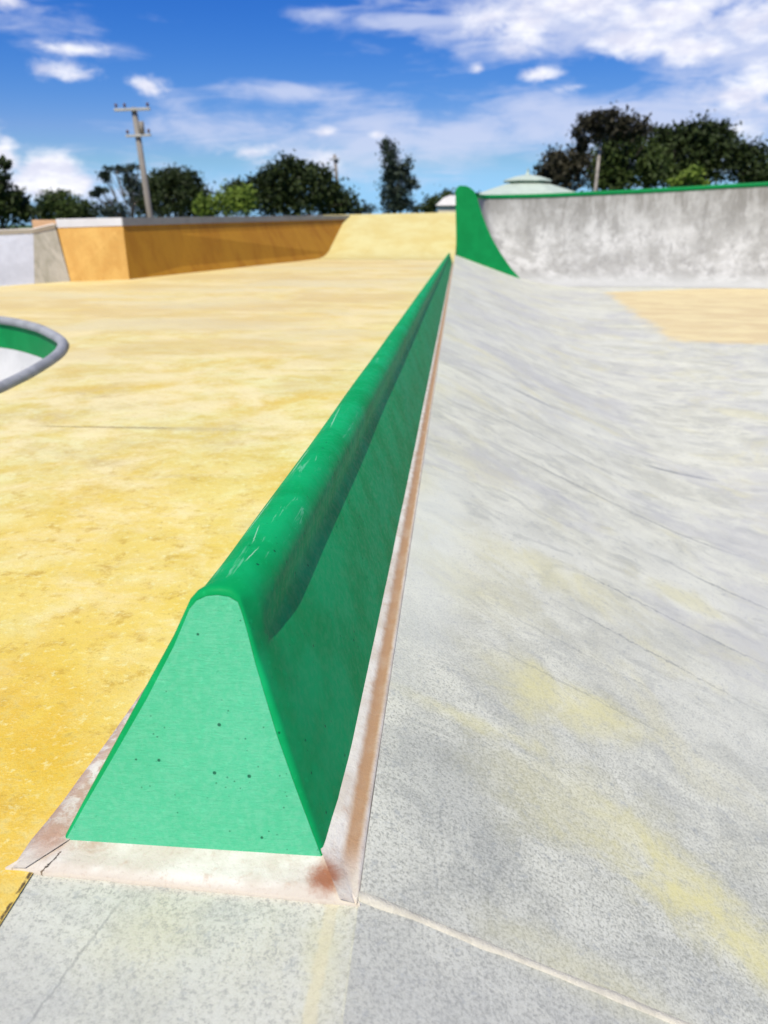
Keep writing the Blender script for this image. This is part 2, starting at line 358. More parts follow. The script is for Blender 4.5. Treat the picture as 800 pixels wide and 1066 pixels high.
HUTR = material('pale_grey_roofing', f_simple((.62, .60, .56), .1, .6, 2))

# ---------------------------------------------------------------- geometry: the ledge line
def sh(Y): return .0145*(max(Y, 1)-1)
def xb(Y): return -.101+sh(Y)          # top edge of the grey bank
YEND = 19.2

# ground ---------------------------------------------------------------------
g = 900
tag(mesh('ground', [(-g, -g, -1.6), (g, -g, -1.6), (g, g, -1.6), (-g, g, -1.6)], [(0, 1, 2, 3)], GRASS), kind='structure')

# bowl outline (plan) --------------------------------------------------------
ctrl = [(-4.52, 7.37), (-3.90, 6.92), (-3.48, 6.46), (-3.12, 5.98), (-2.92, 5.58), (-2.79, 5.22), (-2.69, 4.83), (-2.60, 4.35), (-2.57, 3.85), (-2.75, 3.3), (-3.4, 2.75), (-5, 2.6), (-7.4, 3.1), (-8.6, 4.6), (-8.3, 6.4), (-6.8, 7.6), (-5.6, 7.75)]
def catmull(P, n=8):
    out = []; L = len(P)
    for i in range(L):
        p0, p1, p2, p3 = [np.array(P[(i+k) % L]) for k in (-1, 0, 1, 2)]
        for k in range(n):
            u = k/n; out.append(.5*((2*p1)+(-p0+p2)*u+(2*p0-5*p1+4*p2-p3)*u*u+(-p0+3*p1-3*p2+p3)*u**3))
    return out
OUT = catmull(ctrl)
def offset(P, d):     # inward
    L = len(P); q = []
    cen = sum(P)/L
    for i in range(L):
        t = P[(i+1) % L]-P[i-1]; t = t/np.linalg.norm(t); n = np.array((-t[1], t[0]))
        if np.dot(cen-P[i], n) < 0: n = -n
        q.append(P[i]+n*d)
    return q

# yellow deck with the bowl cut out, polygon fill -----------------------------
def fill_poly(name, loops, z, mat):
    bm = bmesh.new()
    for lp in loops:
        vs = [bm.verts.new((p[0], p[1], z)) for p in lp]
        for i in range(len(vs)): bm.edges.new((vs[i], vs[(i+1) % len(vs)]))
    bmesh.ops.triangle_fill(bm, use_beauty=True, edges=bm.edges[:])
    for f in bm.faces:
        if f.normal.z < 0: f.normal_flip()
    me = bpy.data.meshes.new(name); bm.to_mesh(me); bm.free(); me.materials.append(mat)
    o = bpy.data.objects.new(name, me); COL.objects.link(o); return o
right = [(xb(Y)-.01, Y) for Y in (.81, 3, 6, 10, 15, 20, 24, 27)]
deck = fill_poly('skatepark_deck', [[(-26, -6), (-.60, -6), (-.60, .81)]+right+[(-26, 27)], [tuple(p) for p in OUT]], 0, YELLOW)
tag(deck, kind='structure')
# skirt under the deck edges
sk = MB(); sk.box((-13.3, -6.05, -.82), (25.4, .1, 1.56)); sk.box((-26.05, 10.5, -.82), (.1, 33, 1.56)); sk.box((-6, 27.05, -.82), (40, .1, 1.56))
tag(sk.build('deck_edge_slab', SLAB), kind='structure')
# grey apron in front of the ledge
ap = mesh('concrete_apron', [(-.62, -6, -.003), (xb(0)+.0, -6, -.003), (xb(0)+.0, .83, -.003), (-.62, .83, -.003)], [(0, 1, 2, 3)], GREY)
tag(ap, kind='structure')

# grey bank and floor: one smooth sheet --------------------------------------
FL = -.75
def bankz(x, Y):
    th = 24-7*min(1, max(0, (Y-6)/16.)); u = x-xb(Y); a = math.tan(R(th))*max(u, 0); k = .30
    h = max(k-abs(a+FL), 0)/k; a = min(a, -FL)-h*h*k*.25
    top = .09*min(1, max(0, (Y-18)/4))*max(0, 1-u/2.2) if u >= 0 else 0
    return -a+top
us = [0, .03, .08, .15]+[.15+.1*i for i in range(1, 36)]+[4.2+.6*i for i in range(22)]
ys = [-6+.4*i for i in range(17)]+[.795]+[.9+.25*i for i in range(60)]+[16+.6*i for i in range(19)]
V = []; F = []
for Y in ys:
    for u in us:
        x = xb(Y)+u; w = .006*mnoise.noise((x*1.1, Y*.8, 3)) if 0.05 < u < 1.2 else 0
        V.append((x, Y, bankz(x, Y)+w))
n = len(us)
for i in range(len(ys)-1):
    for k in range(n-1): F.append((i*n+k, i*n+k+1, (i+1)*n+k+1, (i+1)*n+k))
tag(mesh('concrete_bank', V, F, GREY, smooth=True), kind='structure')

# cream joint filler across the bank from the ledge corner --------------------
rings = []
for i in range(90):
    u = -.001+i*.03; x = xb(.8)+u; Y = .800+.002*mnoise.noise((u*9, 0, 0)); w = .0085*(1+.45*mnoise.noise((u*25, 5, 0)))
    z = bankz(x, Y)
    rings.append([(x, Y-w, z+.0005), (x, Y-w*.6, z+.005+.002*mnoise.noise((u*60, 1, 1))), (x, Y+w*.6, z+.005+.002*mnoise.noise((u*60, 4, 1))), (x, Y+w, z+.0005)])
j = MB(); j.loft(rings); tag(j.build('joint_filler', CREAMJ, smooth=True), kind='structure')

# ---------------------------------------------------------------- the green ledge
ledge = empty('grind_ledge', (-.38, .9, 0), 'long green painted concrete ledge with rounded top running between yellow deck and grey bank', 'skate ledge')
def foot_r(Y):
    q = np.interp(Y, [.7, .86, .93, 1.1, 1.6, 3], [-.161, -.161, -.152, -.146, -.144, -.141]); return float(q)+sh(Y)+.008*max(0, (Y-3)/16)
def section(Y, st_=None):
    """cross section at station Y, from left foot over the rounded nose to the right foot"""
    k = max(0, (Y-1)/18.); hh = 1.025-.44*k**1.1; ww = 1-.45*k
    xr = foot_r(Y)
    pts = [(-.428, 0), (-.392, .062), (-.340, .152), (-.288, .243), (-.240, .327), (-.224, .360), (-.213, .383), (-.201, .396), (-.185, .403), (-.167, .405), (-.150, .403), (-.136, .396), (-.124, .383), (-.1175, .368),
           (-.1165, .350), (-.1200, .326), (-.1200, .304), (-.1115, .289), (-.102, .270), (-.070, .196), (-.042, .118), (-.014, .040), (0, 0)]
    st_ = float(np.interp(Y, [.95, .985, 1.02, 1.06, 1.10], [.85, .5, .2, .05, 0])) if st_ is None else st_
    out = []
    for i, (x, z) in enumerate(pts):
        if i > 11: xs = -.137*(z/.40); x = x+(xs-x)*st_
        wob = .0025*mnoise.noise((z*3, Y*1.3, 7))+.0012*mnoise.noise((z*8, Y*6, 2)) if 0 < i < len(pts)-1 else 0
        zz = z*hh
        out.append(Vector((xr+x*ww+wob, Y, zz)))
    return out
Yst = [.975, 1.0, 1.025, 1.05, 1.08, 1.12, 1.2, 1.35, 1.5]+[1.5+.3*i for i in range(1, 30)]+[10.5+.8*i for i in range(11)]+[YEND]
def front(ring, base): return [Vector((p.x, base+p.z*.235, p.z)) for p in ring]
rings = [front(section(1), .884), front(section(1), .890)]+[[Vector((p.x, max(p.y, .86+p.z*.235+.03), p.z)) for p in section(Y)] for Y in Yst]
fs = section(.88, .9)
# rounded arris: shrink first ring a little
c0 = Vector((-.337, 0, .17))
def shrink(r, d): 
    o = []
    for p in r:
        v = Vector((p.x-c0.x, 0, p.z-c0.z)); L = v.length; v *= (L-d)/L
        q = Vector((c0.x+v.x, p.y, max(0, c0.z+v.z))); o.append(q)
    return o
r1 = shrink(front(fs, .860), .011); r1b = shrink(front(fs, .8608), .0075); r2 = shrink(front(fs, .8632), .0035); r2b = shrink(front(fs, .867), .001); r3 = front(fs, .872)
b = MB(); b.loft([r1, r1b, r2, r2b, r3]+rings[2:])
n = len(rings[0]); tot = len(b.v)
b.f.append(tuple(tot-n+k for k in range(n)))
body = b.build('ledge_body', GREEN, ledge, smooth=True)
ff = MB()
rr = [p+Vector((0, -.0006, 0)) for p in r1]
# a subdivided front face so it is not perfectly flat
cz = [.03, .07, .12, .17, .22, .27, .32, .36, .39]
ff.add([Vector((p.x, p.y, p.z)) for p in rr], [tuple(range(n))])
fo = ff.build('ledge_front_face', GREENF, ledge); tag(fo, 'sloping green end face with glare lightened into its colour')

# cream grout skirt ------------------------------------------------------------
skirt = MB()
# front strip: ring cross-section from outer edge to inner edge
fr = []
for i in range(25):
    u = i/24; xo = -.645+u*(.645-.098); yo = .803-.020*u; xi = -.596+u*(.596-.160); yi = .862
    wob = .0025*mnoise.noise((u*12, 0, 0))
    fr.append([(xo, yo+wob, -.004), (xo, yo+wob+.001, .004+.0015*mnoise.noise((u*20, 3, 0))), (xo*.6+xi*.4, yo*.6+yi*.4, .0055), (xi*.8+xo*.2, yi*.8+yo*.2, .0065), (xi, yi, .009), (xi, yi+.02, .010)])
skirt.loft(fr)
rt = []
for Y in [.783, .80, .83, .86, .884, .93, 1.0, 1.1, 1.25, 1.4]+[1.6+.4*i for i in range(44)]:
    if Y > YEND: break
    s_ = sh(Y); k = max(0, (Y-1)/18); m = min(1, max(0, (Y-.783)/.10)); wv = .0022*mnoise.noise((Y*7, 0, 0))
    xo = -.101+s_; xi = foot_r(Y)+.003; xi = xo+(xi-xo)*(.12+.88*m)
    hz = .008*m
    rt.append([(xo, Y, -.006), (xo-.002+wv, Y, .006), (xo+(xi-xo)*.2+wv, Y, .0055), (xo+(xi-xo)*.5, Y, .002), (xo+(xi-xo)*.8, Y, .006+hz*.3), (xi, Y, .006+hz), (xi-.02, Y, .012+hz)])
skirt.loft(rt)
lf = []
for Y in [.803, .83, .86, .90, .95, 1.0, 1.1, 1.25, 1.4]+[1.6+.4*i for i in range(44)]:
    if Y > YEND: break
    s_ = sh(Y); k = max(0, (Y-1)/18.); m = min(1, max(0, (Y-.803)/.062))
    xi = foot_r(Y)-.428*(1-.45*k)+.004; xo = xi-.050; xi2 = xo+(xi-xo)*(.05+.95*m)
    lf.append([(xo, Y, -.004), (xo+.001, Y, .004), (xo+(xi2-xo)*.4, Y, .0055), (xo+(xi2-xo)*.75, Y, .006), (xi2, Y, .004*m+.0055), (xi2+.02, Y, .004*m+.007)])
skirt.loft(lf)
g_ = skirt.build('grout_skirt', GROUT, ledge, smooth=True); tag(g_, 'cream and rust stained grout strip round the foot')

# ---------------------------------------------------------------- rear bank (yellow)
bank = empty('rear_bank', (-2, 21, 0), 'pale yellow sloped concrete bank at the far end of the deck', 'skate ramp')
YF, YT = 20.9, 25.2
tl = ony(366, 224, YT); tr = ony(477, 221, YT); tm = ony(430, 222, YT)
fl_ = Vector((-3.9, YF, .003)); 
rg = []
for i in range(15):
    u = i/14; u0 = max(0, u-.0); z = .003
    if u < .35: zz = .5*(u/.35)**2*.35/.65*1.0
    row = []
    for k in range(13):
        q = k/12; x0 = -5.2+q*(5.2+.20); x1 = (tl.x-.9)+q*(tr.x-tl.x+.9)
        x = x0+(x1-x0)*u; zt = tl.z+(tr.z-tl.z)*q
        e = u*u/(2*.3) if u < .3 else (u-.15); e /= .85
        row.append(Vector((x, YF+(YT-YF)*u, .004+e*zt)))
    rg.append(row)
top_back = [Vector((p.x, YT+3, p.z)) for p in rg[-1]]
bb = MB(); bb.loft(rg); bb.build('bank_face', BANKY, bank, smooth=True)
bb = MB(); bb.loft([rg[-1], top_back, [Vector((p.x, p.y, -1.6)) for p in top_back]]); bb.build('top_platform', CREAM, bank)
rs = [r[-1] for r in rg]; bb = MB(); bb.loft([rs, [Vector((p.x, p.y, -1.)) for p in rs]]); bb.build('side_wall', SLAB, bank)

# ---------------------------------------------------------------- right quarter pipe with green end fin
qp = empty('quarter_pipe', (6, 23, FL), 'tall curved grey concrete quarter pipe with green lip behind the sunken floor', 'quarter pipe')
YQ = 22.0
st = [((496.5, 203), YQ+.06, (548, 294), YQ+.06), ((499, 204.5), 23.3, (560, 297), 21.95), ((503, 205), 24.2, (577, 299), 21.8), ((530, 204.6), 24.4, (600, 300.5), 21.9), ((570, 203.6), 24.2, (625, 301), 22), ((612, 201.5), 24.0, (655, 301), 22.0),
      ((669, 199), 23.9, (700, 301), 21.9), ((735, 195.2), 23.7, (750, 300.5), 21.8), ((800, 191.5), 23.4, (802, 300), 21.7), ((880, 187), 22.8, (860, 299), 21.4), ((980, 182), 21.6, (930, 299), 20.6), ((1090, 175), 19.6, (1010, 300), 19.0)]
def interp(a, b, u): return a+(b-a)*u
stations = []
for i in range(len(st)-1):
    for k in range(5):
        u = k/5; A, B = st[i], st[i+1]
        stations.append(((interp(A[0][0], B[0][0], u), interp(A[0][1], B[0][1], u)), interp(A[1], B[1], u), (interp(A[2][0], B[2][0], u), interp(A[2][1], B[2][1], u)), interp(A[3], B[3], u)))
stations.append(st[-1])
def smooth1(L, it=3):
    L = [Vector(p) for p in L]
    for _ in range(it): L = [L[0]]+[(L[i-1]+2*L[i]+L[i+1])/4 for i in range(1, len(L)-1)]+[L[-1]]
    return L
rim = smooth1([ony(*s[0], s[1]) for s in stations], 4); foot = smooth1([ony(*s[2], s[3]) for s in stations], 4)
foot = [Vector((p.x, p.y, FL+.005 if i > 3 else p.z)) for i, p in enumerate(foot)]
prof = []
NP = 16; PH = R(78)
for r, f in zip(rim, foot):
    row = []
    for k in range(NP+1):
        a = PH*k/NP; hh = math.sin(a)/math.sin(PH); vv = (1-math.cos(a))/(1-math.cos(PH))
        row.append(Vector((f.x+(r.x-f.x)*hh, f.y+(r.y-f.y)*hh, f.z+(r.z-f.z)*vv)))
    prof.append(row)
m_ = MB(); m_.loft(prof); m_.build('ramp_face', QP, qp, smooth=True)
# green lip along the rim: a rounded band
cop = []
for i, r in enumerate(rim):
    t = (rim[min(i+1, len(rim)-1)]-rim[max(i-1, 0)]); t.z = 0; t.normalize(); nrm = Vector((t.y, -t.x, 0))
    cop.append([r+nrm*a+Vector((0, 0, z)) for a, z in ((.0, -.06), (.03, -.055), (.045, -.02), (.045, .03), (.03, .055), (-.25, .06), (-.25, -.05))])
m_ = MB(); m_.loft(cop, closed=True); m_.build('coping', GREEN2, qp)
m_ = MB()
outer = [r+Vector((0, 0, .03)) for r in rim]; back = [Vector((r.x*1.04+.1, r.y+2.6, r.z+.03)) for r in rim]
m_.loft([[p+Vector((0, .2, 0)) for p in outer], back, [Vector((p.x, p.y, -1.6)) for p in back]]); m_.build('top_platform', SLAB, qp)
# end fin: flat slab with a concave right edge
fin_px = [(475.5, 266), (475, 240), (474.5, 215), (474.5, 200), (475.5, 195.5), (479, 193.2), (485, 193.4), (490, 195.5), (494.5, 199.5), (497, 205), (499, 213), (502.5, 224), (507, 236), (513, 249), (521, 263), (532, 279), (549, 296), (520, 286)]
fv = [ony(x, y, YQ) for x, y in fin_px]; fv[-1].z -= .2; fv[-2].z -= .05; fv[0].z -= .15
n = len(fv); vv = fv+[p+Vector((0, .14, 0)) for p in fv]
fc = [tuple(range(n)), tuple(range(2*n-1, n-1, -1))]+[(i, (i+1) % n, (i+1) % n+n, i+n) for i in range(n)]
fin = mesh('end_fin', vv, fc, GREEN2, qp); tag(fin, 'bright green end fin with a concave right edge')

# ---------------------------------------------------------------- left ramp blocks
def hexa(lo, hi): # lo/hi: lists of world points (same count), closed prism
    n = len(lo); v = list(lo)+list(hi)
    f = [tuple(range(n))[::-1], tuple(range(n, 2*n))]+[(i, (i+1) % n, (i+1) % n+n, i+n) for i in range(n)]
    return v, f
def quad(name, a, b_, c, d, mat, root):   # thickened facet
    nrm = (b_-a).cross(d-a).normalized()*.05
    if nrm.y < 0: nrm = -nrm
    v = [a, b_, c, d]; v2 = [p+nrm for p in v]
    return mesh(name, v+v2, [(0, 1, 2, 3), (7, 6, 5, 4), (0, 4, 5, 1), (1, 5, 6, 2), (2, 6, 7, 3), (3, 7, 4, 0)], mat, root)
wall = empty('banked_wall', onz(135, 290), 'low ochre painted wall with a grey cap edge running back along the left side of the deck', 'banked wall')
A = onz(135, 291); C = onz(74, 293); B = onz(325, 270.5); B = A+(B-A)*1.42
for p in (A, B, C): p.z = -.01
Yc = C.y+.35; Ya = A.y+.35
A1 = ony(128, 235, Ya); C1 = ony(60, 237, Yc); 
B1 = ony(370, 228, 25.6); B1 = A1+(B1-A1)*1.06
A2 = ony(127, 226.5, Ya+.0); C2 = ony(59, 228, Yc+.0); B2 = ony(370, 224, 25.6); B2 = A2+(B2-A2)*1.06
quad('long_face', A, B, B1, A1, OCHRE, wall)
tag(quad('end_face', C, A, A1, C1, AMBER, wall), 'sunlit amber end face')
off = Vector((0, -.015, 0)); offr = Vector((.02, -.01, 0))
tag(quad('cap_band', C1+off, A1+off, A2+off, C2+off, CAPW, wall), 'white painted cap band')
tag(quad('cap_band', A1+offr, B1+offr, B2+offr, A2+offr, CAPG, wall), 'cap band along the long face, coloured grey for its shade')
bk = Vector((-2.2, 3.0, 0))
v, f = hexa([A2+Vector((0, .03, -.03)), B2+Vector((-.02, 0, -.03)), B2+bk, C2+Vector((0, 4, -.03)), C2+Vector((0, .03, -.03))], [p for p in (A2+Vector((0, .03, -.004)), B2+Vector((-.02, 0, -.004)), B2+bk+Vector((0, 0, .02)), C2+Vector((0, 4, -.004)), C2+Vector((0, .03, -.004)))])
mesh('top_platform', v, f, SLAB, wall)
# pale ramp on the far left
ramp = empty('pale_ramp', onz(30, 296), 'pale grey and dirty beige concrete ramp with cream lip at the far left', 'skate ramp')
D = onz(36, 295.5); E = onz(-160, 308); D.z = E.z = -.01
D1 = ony(35, 243, D.y+.5); E1 = ony(-160, 251, E.y+.5)
D2 = ony(35, 238.5, D.y+.5); E2 = ony(-160, 246, E.y+.5); G2 = ony(59, 233, Yc); G1 = ony(59, 238, Yc)
dx = Vector((-.01, 0, 0))
tag(quad('ramp_face', E, D, D1, E1, WHITEC, ramp), 'pale grey face'); tag(quad('ramp_face', D, C+dx, G1+dx, D1, BEIGE, ramp), 'dirty beige corner face')
quad('lip', E1+off, D1+off, D2+off, E2+off, CREAM, ramp); quad('lip', D1+off, G1+off+dx, G2+off+dx, D2+off, CREAM, ramp)
v, f = hexa([E2+Vector((0, .03, -.03)), D2+Vector((0, .03, -.03)), G2+Vector((-.02, .03, -.03)), G2+Vector((-.02, 4, -.03)), E2+Vector((0, 4, -.03))], [E2+Vector((0, .03, -.004)), D2+Vector((0, .03, -.004)), G2+Vector((-.02, .03, -.004)), G2+Vector((-.02, 4, -.004)), E2+Vector((0, 4, -.004))])
mesh('top_platform', v, f, SLAB, ramp)
P1, P2 = ony(33, 229, 14.6), ony(62, 228.5, 14.6)
blk = empty('orange_block', (P1.x, 14.8, 0), 'small orange painted concrete block standing behind the pale ramp', 'block')
v, f = hexa([Vector((P1.x, 14.6, -.0)), Vector((P2.x, 14.6, -.0)), Vector((P2.x, 15.4, -.0)), Vector((P1.x, 15.4, -.0))], [Vector((P1.x, 14.6, P1.z)), Vector((P2.x, 14.6, P1.z)), Vector((P2.x, 15.4, P1.z)), Vector((P1.x, 15.4, P1.z))])
bevel(mesh('block_body', v, f, ORANGE, blk), .01)

# ---------------------------------------------------------------- bowl
bowl = empty('skate_bowl', (-4.5, 5.2, 0), 'sunken skate bowl with grey rounded coping and green band inside', 'skate bowl')
m_ = MB(); pts = [Vector((*p, .008)) for p in offset(OUT, .035)]; m_.tube(pts, .040, 12, closed=True); m_.build('coping', COPING, bowl, smooth=True)
ring = lambda d, z: [Vector((*p, z)) for p in offset(OUT, d)]
m_ = MB(); m_.loft([ring(.03, -.02), ring(.035, -.12), ring(.045, -.27)], closed=True); m_.build('green_band', GREEN2, bowl, smooth=True)
m_ = MB(); rr_ = [ring(.046, -.27), ring(.08, -.42), ring(.16, -.62), ring(.30, -.82), ring(.5, -.97), ring(.8, -1.05)]
m_.loft(rr_, closed=True); nn = len(OUT); tot = len(m_.v); m_.f.append(tuple(tot-nn+k for k in range(nn))); m_.build('bowl_wall', BOWLW, bowl, smooth=True)

# ---------------------------------------------------------------- utility poles
GZ = -1.6
def pole(name, top, bot, Y, r0, r1, label, arms, group=None):
    a, b_ = ony(*top, Y), ony(*bot, Y); d = (b_-a)/(a.z-b_.z); base = a+d*(a.z-GZ)
    e = empty(name, base, label, 'utility pole', group)
    m = MB(); m.tube([base, base+(a-base)*.5, a], [r0, (r0+r1)/2, r1], 14); m.build('pole_shaft', POLEM, e, smooth=True)
    up = (a-base).normalized()
    for (y, xl, xr_, th, ins, tilt) in arms:
        pl, pr = ony(xl, y+tilt, Y), ony(xr_, y-tilt, Y); pl.y -= r1+th/2; pr.y -= r1+th/2
        m = MB(); dd = (pr-pl); c = (pl+pr)/2; rot = dd.to_track_quat('X', 'Z').to_matrix()
        m.box(c, (dd.length, th, th), rot); arm = m.build('cross_arm', STEEL, e); bevel(arm, .01)
        for q in ins:
            p = pl+dd*q+Vector((0, 0, th/2)); m = MB(); m.tube([p, p+Vector((0, 0, .05)), p+Vector((0, 0, .06)), p+Vector((0, 0, .13)), p+Vector((0, 0, .15))], [.02, .02, .05, .045, .02], 10); m.build('insulator', CERAM, arm, smooth=True)
    return e
up1 = pole('utility_pole', (139.5, 112), (157, 228), 28, .125, .095, 'tall leaning timber utility pole with two cross arms behind the ochre wall', [(114.5, 121, 158, .085, (.06, .3, .94), .6), (141.5, 133, 159, .075, (.08, .92), .6)])
m = MB(); p = ony(144.5, 143, 28)+Vector((.2, -.12, .1)); m.tube([p, p+Vector((0, 0, .38))], [.085, .085], 12); m.build('fuse_box', POLEM, up1, smooth=True)
pole('utility_pole', (348.5, 161), (352, 197), 62, .16, .12, 'thin distant grey utility pole behind the big dark tree', [(166, 344, 354, .12, (), .3)])
# ---------------------------------------------------------------- gazebo and hut
Yg = 34.
gc = ony(548, 205, Yg); gz = empty('gazebo', (gc.x, Yg, GZ), 'pale green two tier gazebo roof with finial behind the quarter pipe', 'gazebo')
def octa(r, z, n=8): return [Vector((gc.x+r*math.cos(math.pi/8+2*math.pi*k/n), Yg+r*math.sin(math.pi/8+2*math.pi*k/n), z)) for k in range(n)]
px = Yg/825.
zE = ony(548, 206, Yg).z; z1 = ony(548, 191.5, Yg).z; z2 = ony(548, 188, Yg).z; z3 = ony(548, 181.5, Yg).z; z4 = ony(548, 174.5, Yg).z
RR = 64*px
m = MB(); m.loft([octa(RR, zE), octa(RR*.66, zE+(z1-zE)*.55), octa(22*px, z1)], closed=True); lr = m.build('lower_roof', ROOFG, gz)
m = MB(); m.loft([octa(RR+.02, zE-.14), octa(RR+.02, zE-.004), octa(RR-.06, zE-.004), octa(RR-.06, zE-.14)], closed=True); m.build('fascia', ROOFD, gz)
m = MB(); m.loft([octa(18*px, z1-.05), octa(18*px, z2-.02)], closed=True); m.build('lantern', ROOFD, gz)
m = MB(); m.loft([octa(25*px, z2-.05), octa(25*px, z2), octa(14*px, z2+(z3-z2)*.6), octa(.06, z3)], closed=True); m.build('upper_roof', ROOFG, gz)
m = MB(); m.tube([(gc.x, Yg, z3-.02), (gc.x, Yg, z3+.08), (gc.x, Yg, z3+.12), (gc.x, Yg, z4)], [.09, .05, .03, .015], 8); m.build('finial', ROOFG, gz)
for p in octa(RR-.3, zE-.1): m = MB(); m.tube([(p.x, p.y, GZ), (p.x, p.y, zE+.02)], .07, 8); m.build('post', ROOFD, gz)
Yh = 36.; hc = ony(468, 212, Yh); hut = empty('park_hut', (hc.x, Yh, GZ), 'small cream park hut with pale roof left of the green fin', 'hut')
zt = ony(468, 214, Yh).z; zr = ony(468, 203, Yh).z; w = .62
m = MB(); m.box((hc.x+.15, Yh+.6, (GZ+zt)/2), (1.3, 1.2, zt-GZ)); m.build('wall', HUTW, hut)
m = MB(); x0 = hc.x+.15
lo = [Vector((x0+a*.76, Yh+.6+b_*.72, zt+.004)) for a, b_ in ((-1, -1), (1, -1), (1, 1), (-1, 1))]; mi = [Vector((x0+a*.42, Yh+.6+b_*.4, zt+(zr-zt)*.75)) for a, b_ in ((-1, -1), (1, -1), (1, 1), (-1, 1))]; hi = [Vector((x0+a*.15, Yh+.6+b_*.15, zr)) for a, b_ in ((-1, -1), (1, -1), (1, 1), (-1, 1))]
m.loft([lo, mi, hi], closed=True); m.f.append(tuple(range(8, 12))); m.build('roof', HUTR, hut)

# ---------------------------------------------------------------- trees
def tree(name, Y, lumps, label, cat='tree', leaf=LEAF_D, bark=BARK, trunk_px=None, ls=.34, dens=1., seed=0, group=None, fork=None, tw=1.):
    rg_ = np.random.RandomState(seed+11)
    k = Y/825.
    L = [(np.array(ony(x, y, Y)), rx*k, ry*Y/883.) for x, y, rx, ry in lumps]
    bx = ony(trunk_px, 230, Y).x if trunk_px is not None else float(np.mean([l[0][0] for l in L[:2]]))
    root = empty(name, (bx, Y, GZ), label, cat, group)
    base = np.array((bx, Y, GZ)); hgt = max(l[0][2] for l in L)-GZ
    m = MB(); r = max(.06, hgt*.022*tw)
    low = min(L, key=lambda l: l[0][2]); fz = GZ+hgt*.35 if fork is None else fork
    f0 = np.array((bx+.05*hgt*rg_.randn()*.3, Y, fz))
    m.tube([base, base+(f0-base)*.5+np.array((.03*hgt*rg_.randn()*.4, 0, 0)), f0], [r*1.35, r, r*.8], 9)
    vs = []
    for c, rx, rz in L:
        c = c+np.array((0, rg_.uniform(-.3, .3)*rx, 0)); ry = max(rx, rz)*.8
        s0 = f0; s1 = c+np.array((0, 0, -rz*.2)); mid = s0+(s1-s0)*.5+rg_.randn(3)*.08*rx; m.tube([s0, mid, s1], [r*.55, r*.38, r*.15], 7)
        for _ in range(4):
            q = c+rg_.randn(3)*np.array((rx, ry, rz))*.45; m.tube([mid, (mid+q)/2+rg_.randn(3)*.05*rx, q], [r*.25, r*.16, r*.06], 5)
        # leaf clumps: shell-weighted, uneven outline
        ncl = int(max(14, 170*dens*(rx*rz)/(ls*ls)/26))
        for _ in range(ncl):
            d = rg_.randn(3); d /= np.linalg.norm(d); rr = rg_.uniform(.08, 1.04)**.55
            cc = c+d*np.array((rx, ry, rz))*rr; cr = ls*rg_.uniform(.8, 2.0); cr = min(cr, rz*.8)
            for _ in range(rg_.randint(12, 24)):
                p = cc+rg_.randn(3)*cr*np.array((.55, .55, .42)); a = rg_.randn(3); a /= np.linalg.norm(a); b_ = np.cross(a, rg_.randn(3)); b_ /= np.linalg.norm(b_)
                s = ls*rg_.uniform(.45, 1.)*.5
                vs.append((p-a*s, p+b_*s*.6, p+a*s*1.1, p-b_*s*.6))
    m.build('trunk', bark, root, smooth=True)
    V = np.array(vs).reshape(-1, 3)-np.array(root.location); nf = len(vs)
    me = bpy.data.meshes.new('crown'); me.from_pydata(V.tolist(), [], [(4*i, 4*i+1, 4*i+2, 4*i+3) for i in range(nf)]); me.materials.append(leaf)
    o = bpy.data.objects.new('crown', me); COL.objects.link(o); o.parent = root
    return root
G1 = 'trees beyond the skatepark'
tree('tree', 42, [(-14, 200, 26, 26), (6, 217, 28, 15), (-2, 186, 12, 10), (14, 205, 12, 9), (24, 222, 10, 8), (5, 170, 5, 4)], 'very dark ragged tree at the far left edge', seed=1, group=G1, ls=.4)
tree('tree', 60, [(60, 218, 24, 18), (82, 220, 22, 14), (52, 210, 10, 10), (40, 222, 10, 12), (66, 204, 9, 6)], 'low rounded dark tree under the white cumulus cloud', leaf=LEAF_M, seed=2, group=G1)
tree('tree', 55, [(120, 176, 13, 3.5), (137, 175, 12, 4), (109, 184, 5, 5), (104, 198, 10, 3), (113, 220, 22, 10), (134, 188, 6, 8), (98, 202, 6, 2.5), (140, 196, 8, 12)], 'sparse open tree with a flat wispy top left of the leaning pole', leaf=LEAF_B, seed=3, group=G1, trunk_px=135, dens=.8, ls=.3)
tree('tree', 66, [(182, 203, 36, 26), (208, 212, 20, 18), (165, 194, 20, 16), (180, 186, 26, 10), (150, 215, 16, 14), (196, 190, 14, 10)], 'broad dome shaped dark tree just right of the leaning pole', seed=4, group=G1)
tree('bush', 50, [(243, 210, 14, 14), (258, 208, 10, 14), (228, 214, 14, 11), (214, 215, 10, 12)], 'yellow green bushy tree between two dark domed trees', cat='bush', leaf=LEAF_Y, seed=5, group=G1, ls=.28)
tree('tree', 58, [(312, 198, 40, 30), (272, 205, 34, 19), (345, 210, 26, 18), (305, 178, 24, 12), (285, 190, 24, 12), (330, 188, 20, 14), (358, 216, 14, 8), (250, 198, 16, 8)], 'largest dark domed tree left of centre behind the ochre wall', seed=6, group=G1, ls=.38)
tree('conifer', 52, [(406, 156, 5, 10), (406, 170, 7, 12), (416, 180, 10, 10), (406, 188, 8, 12), (413, 202, 15, 12), (424, 172, 4, 8), (427, 190, 6, 8), (414, 214, 18, 8), (402, 150, 2.5, 5)], 'tall slim bluish green tree standing alone at the centre', leaf=LEAF_B, seed=7, group=G1, ls=.27, dens=1.1, trunk_px=410, fork=2.2)
tree('bush', 60, [(384, 218, 6, 5), (374, 220, 6, 6)], 'small low bush left of the tall slim tree', cat='bush', seed=8, group=G1, ls=.25, leaf=LEAF_B)
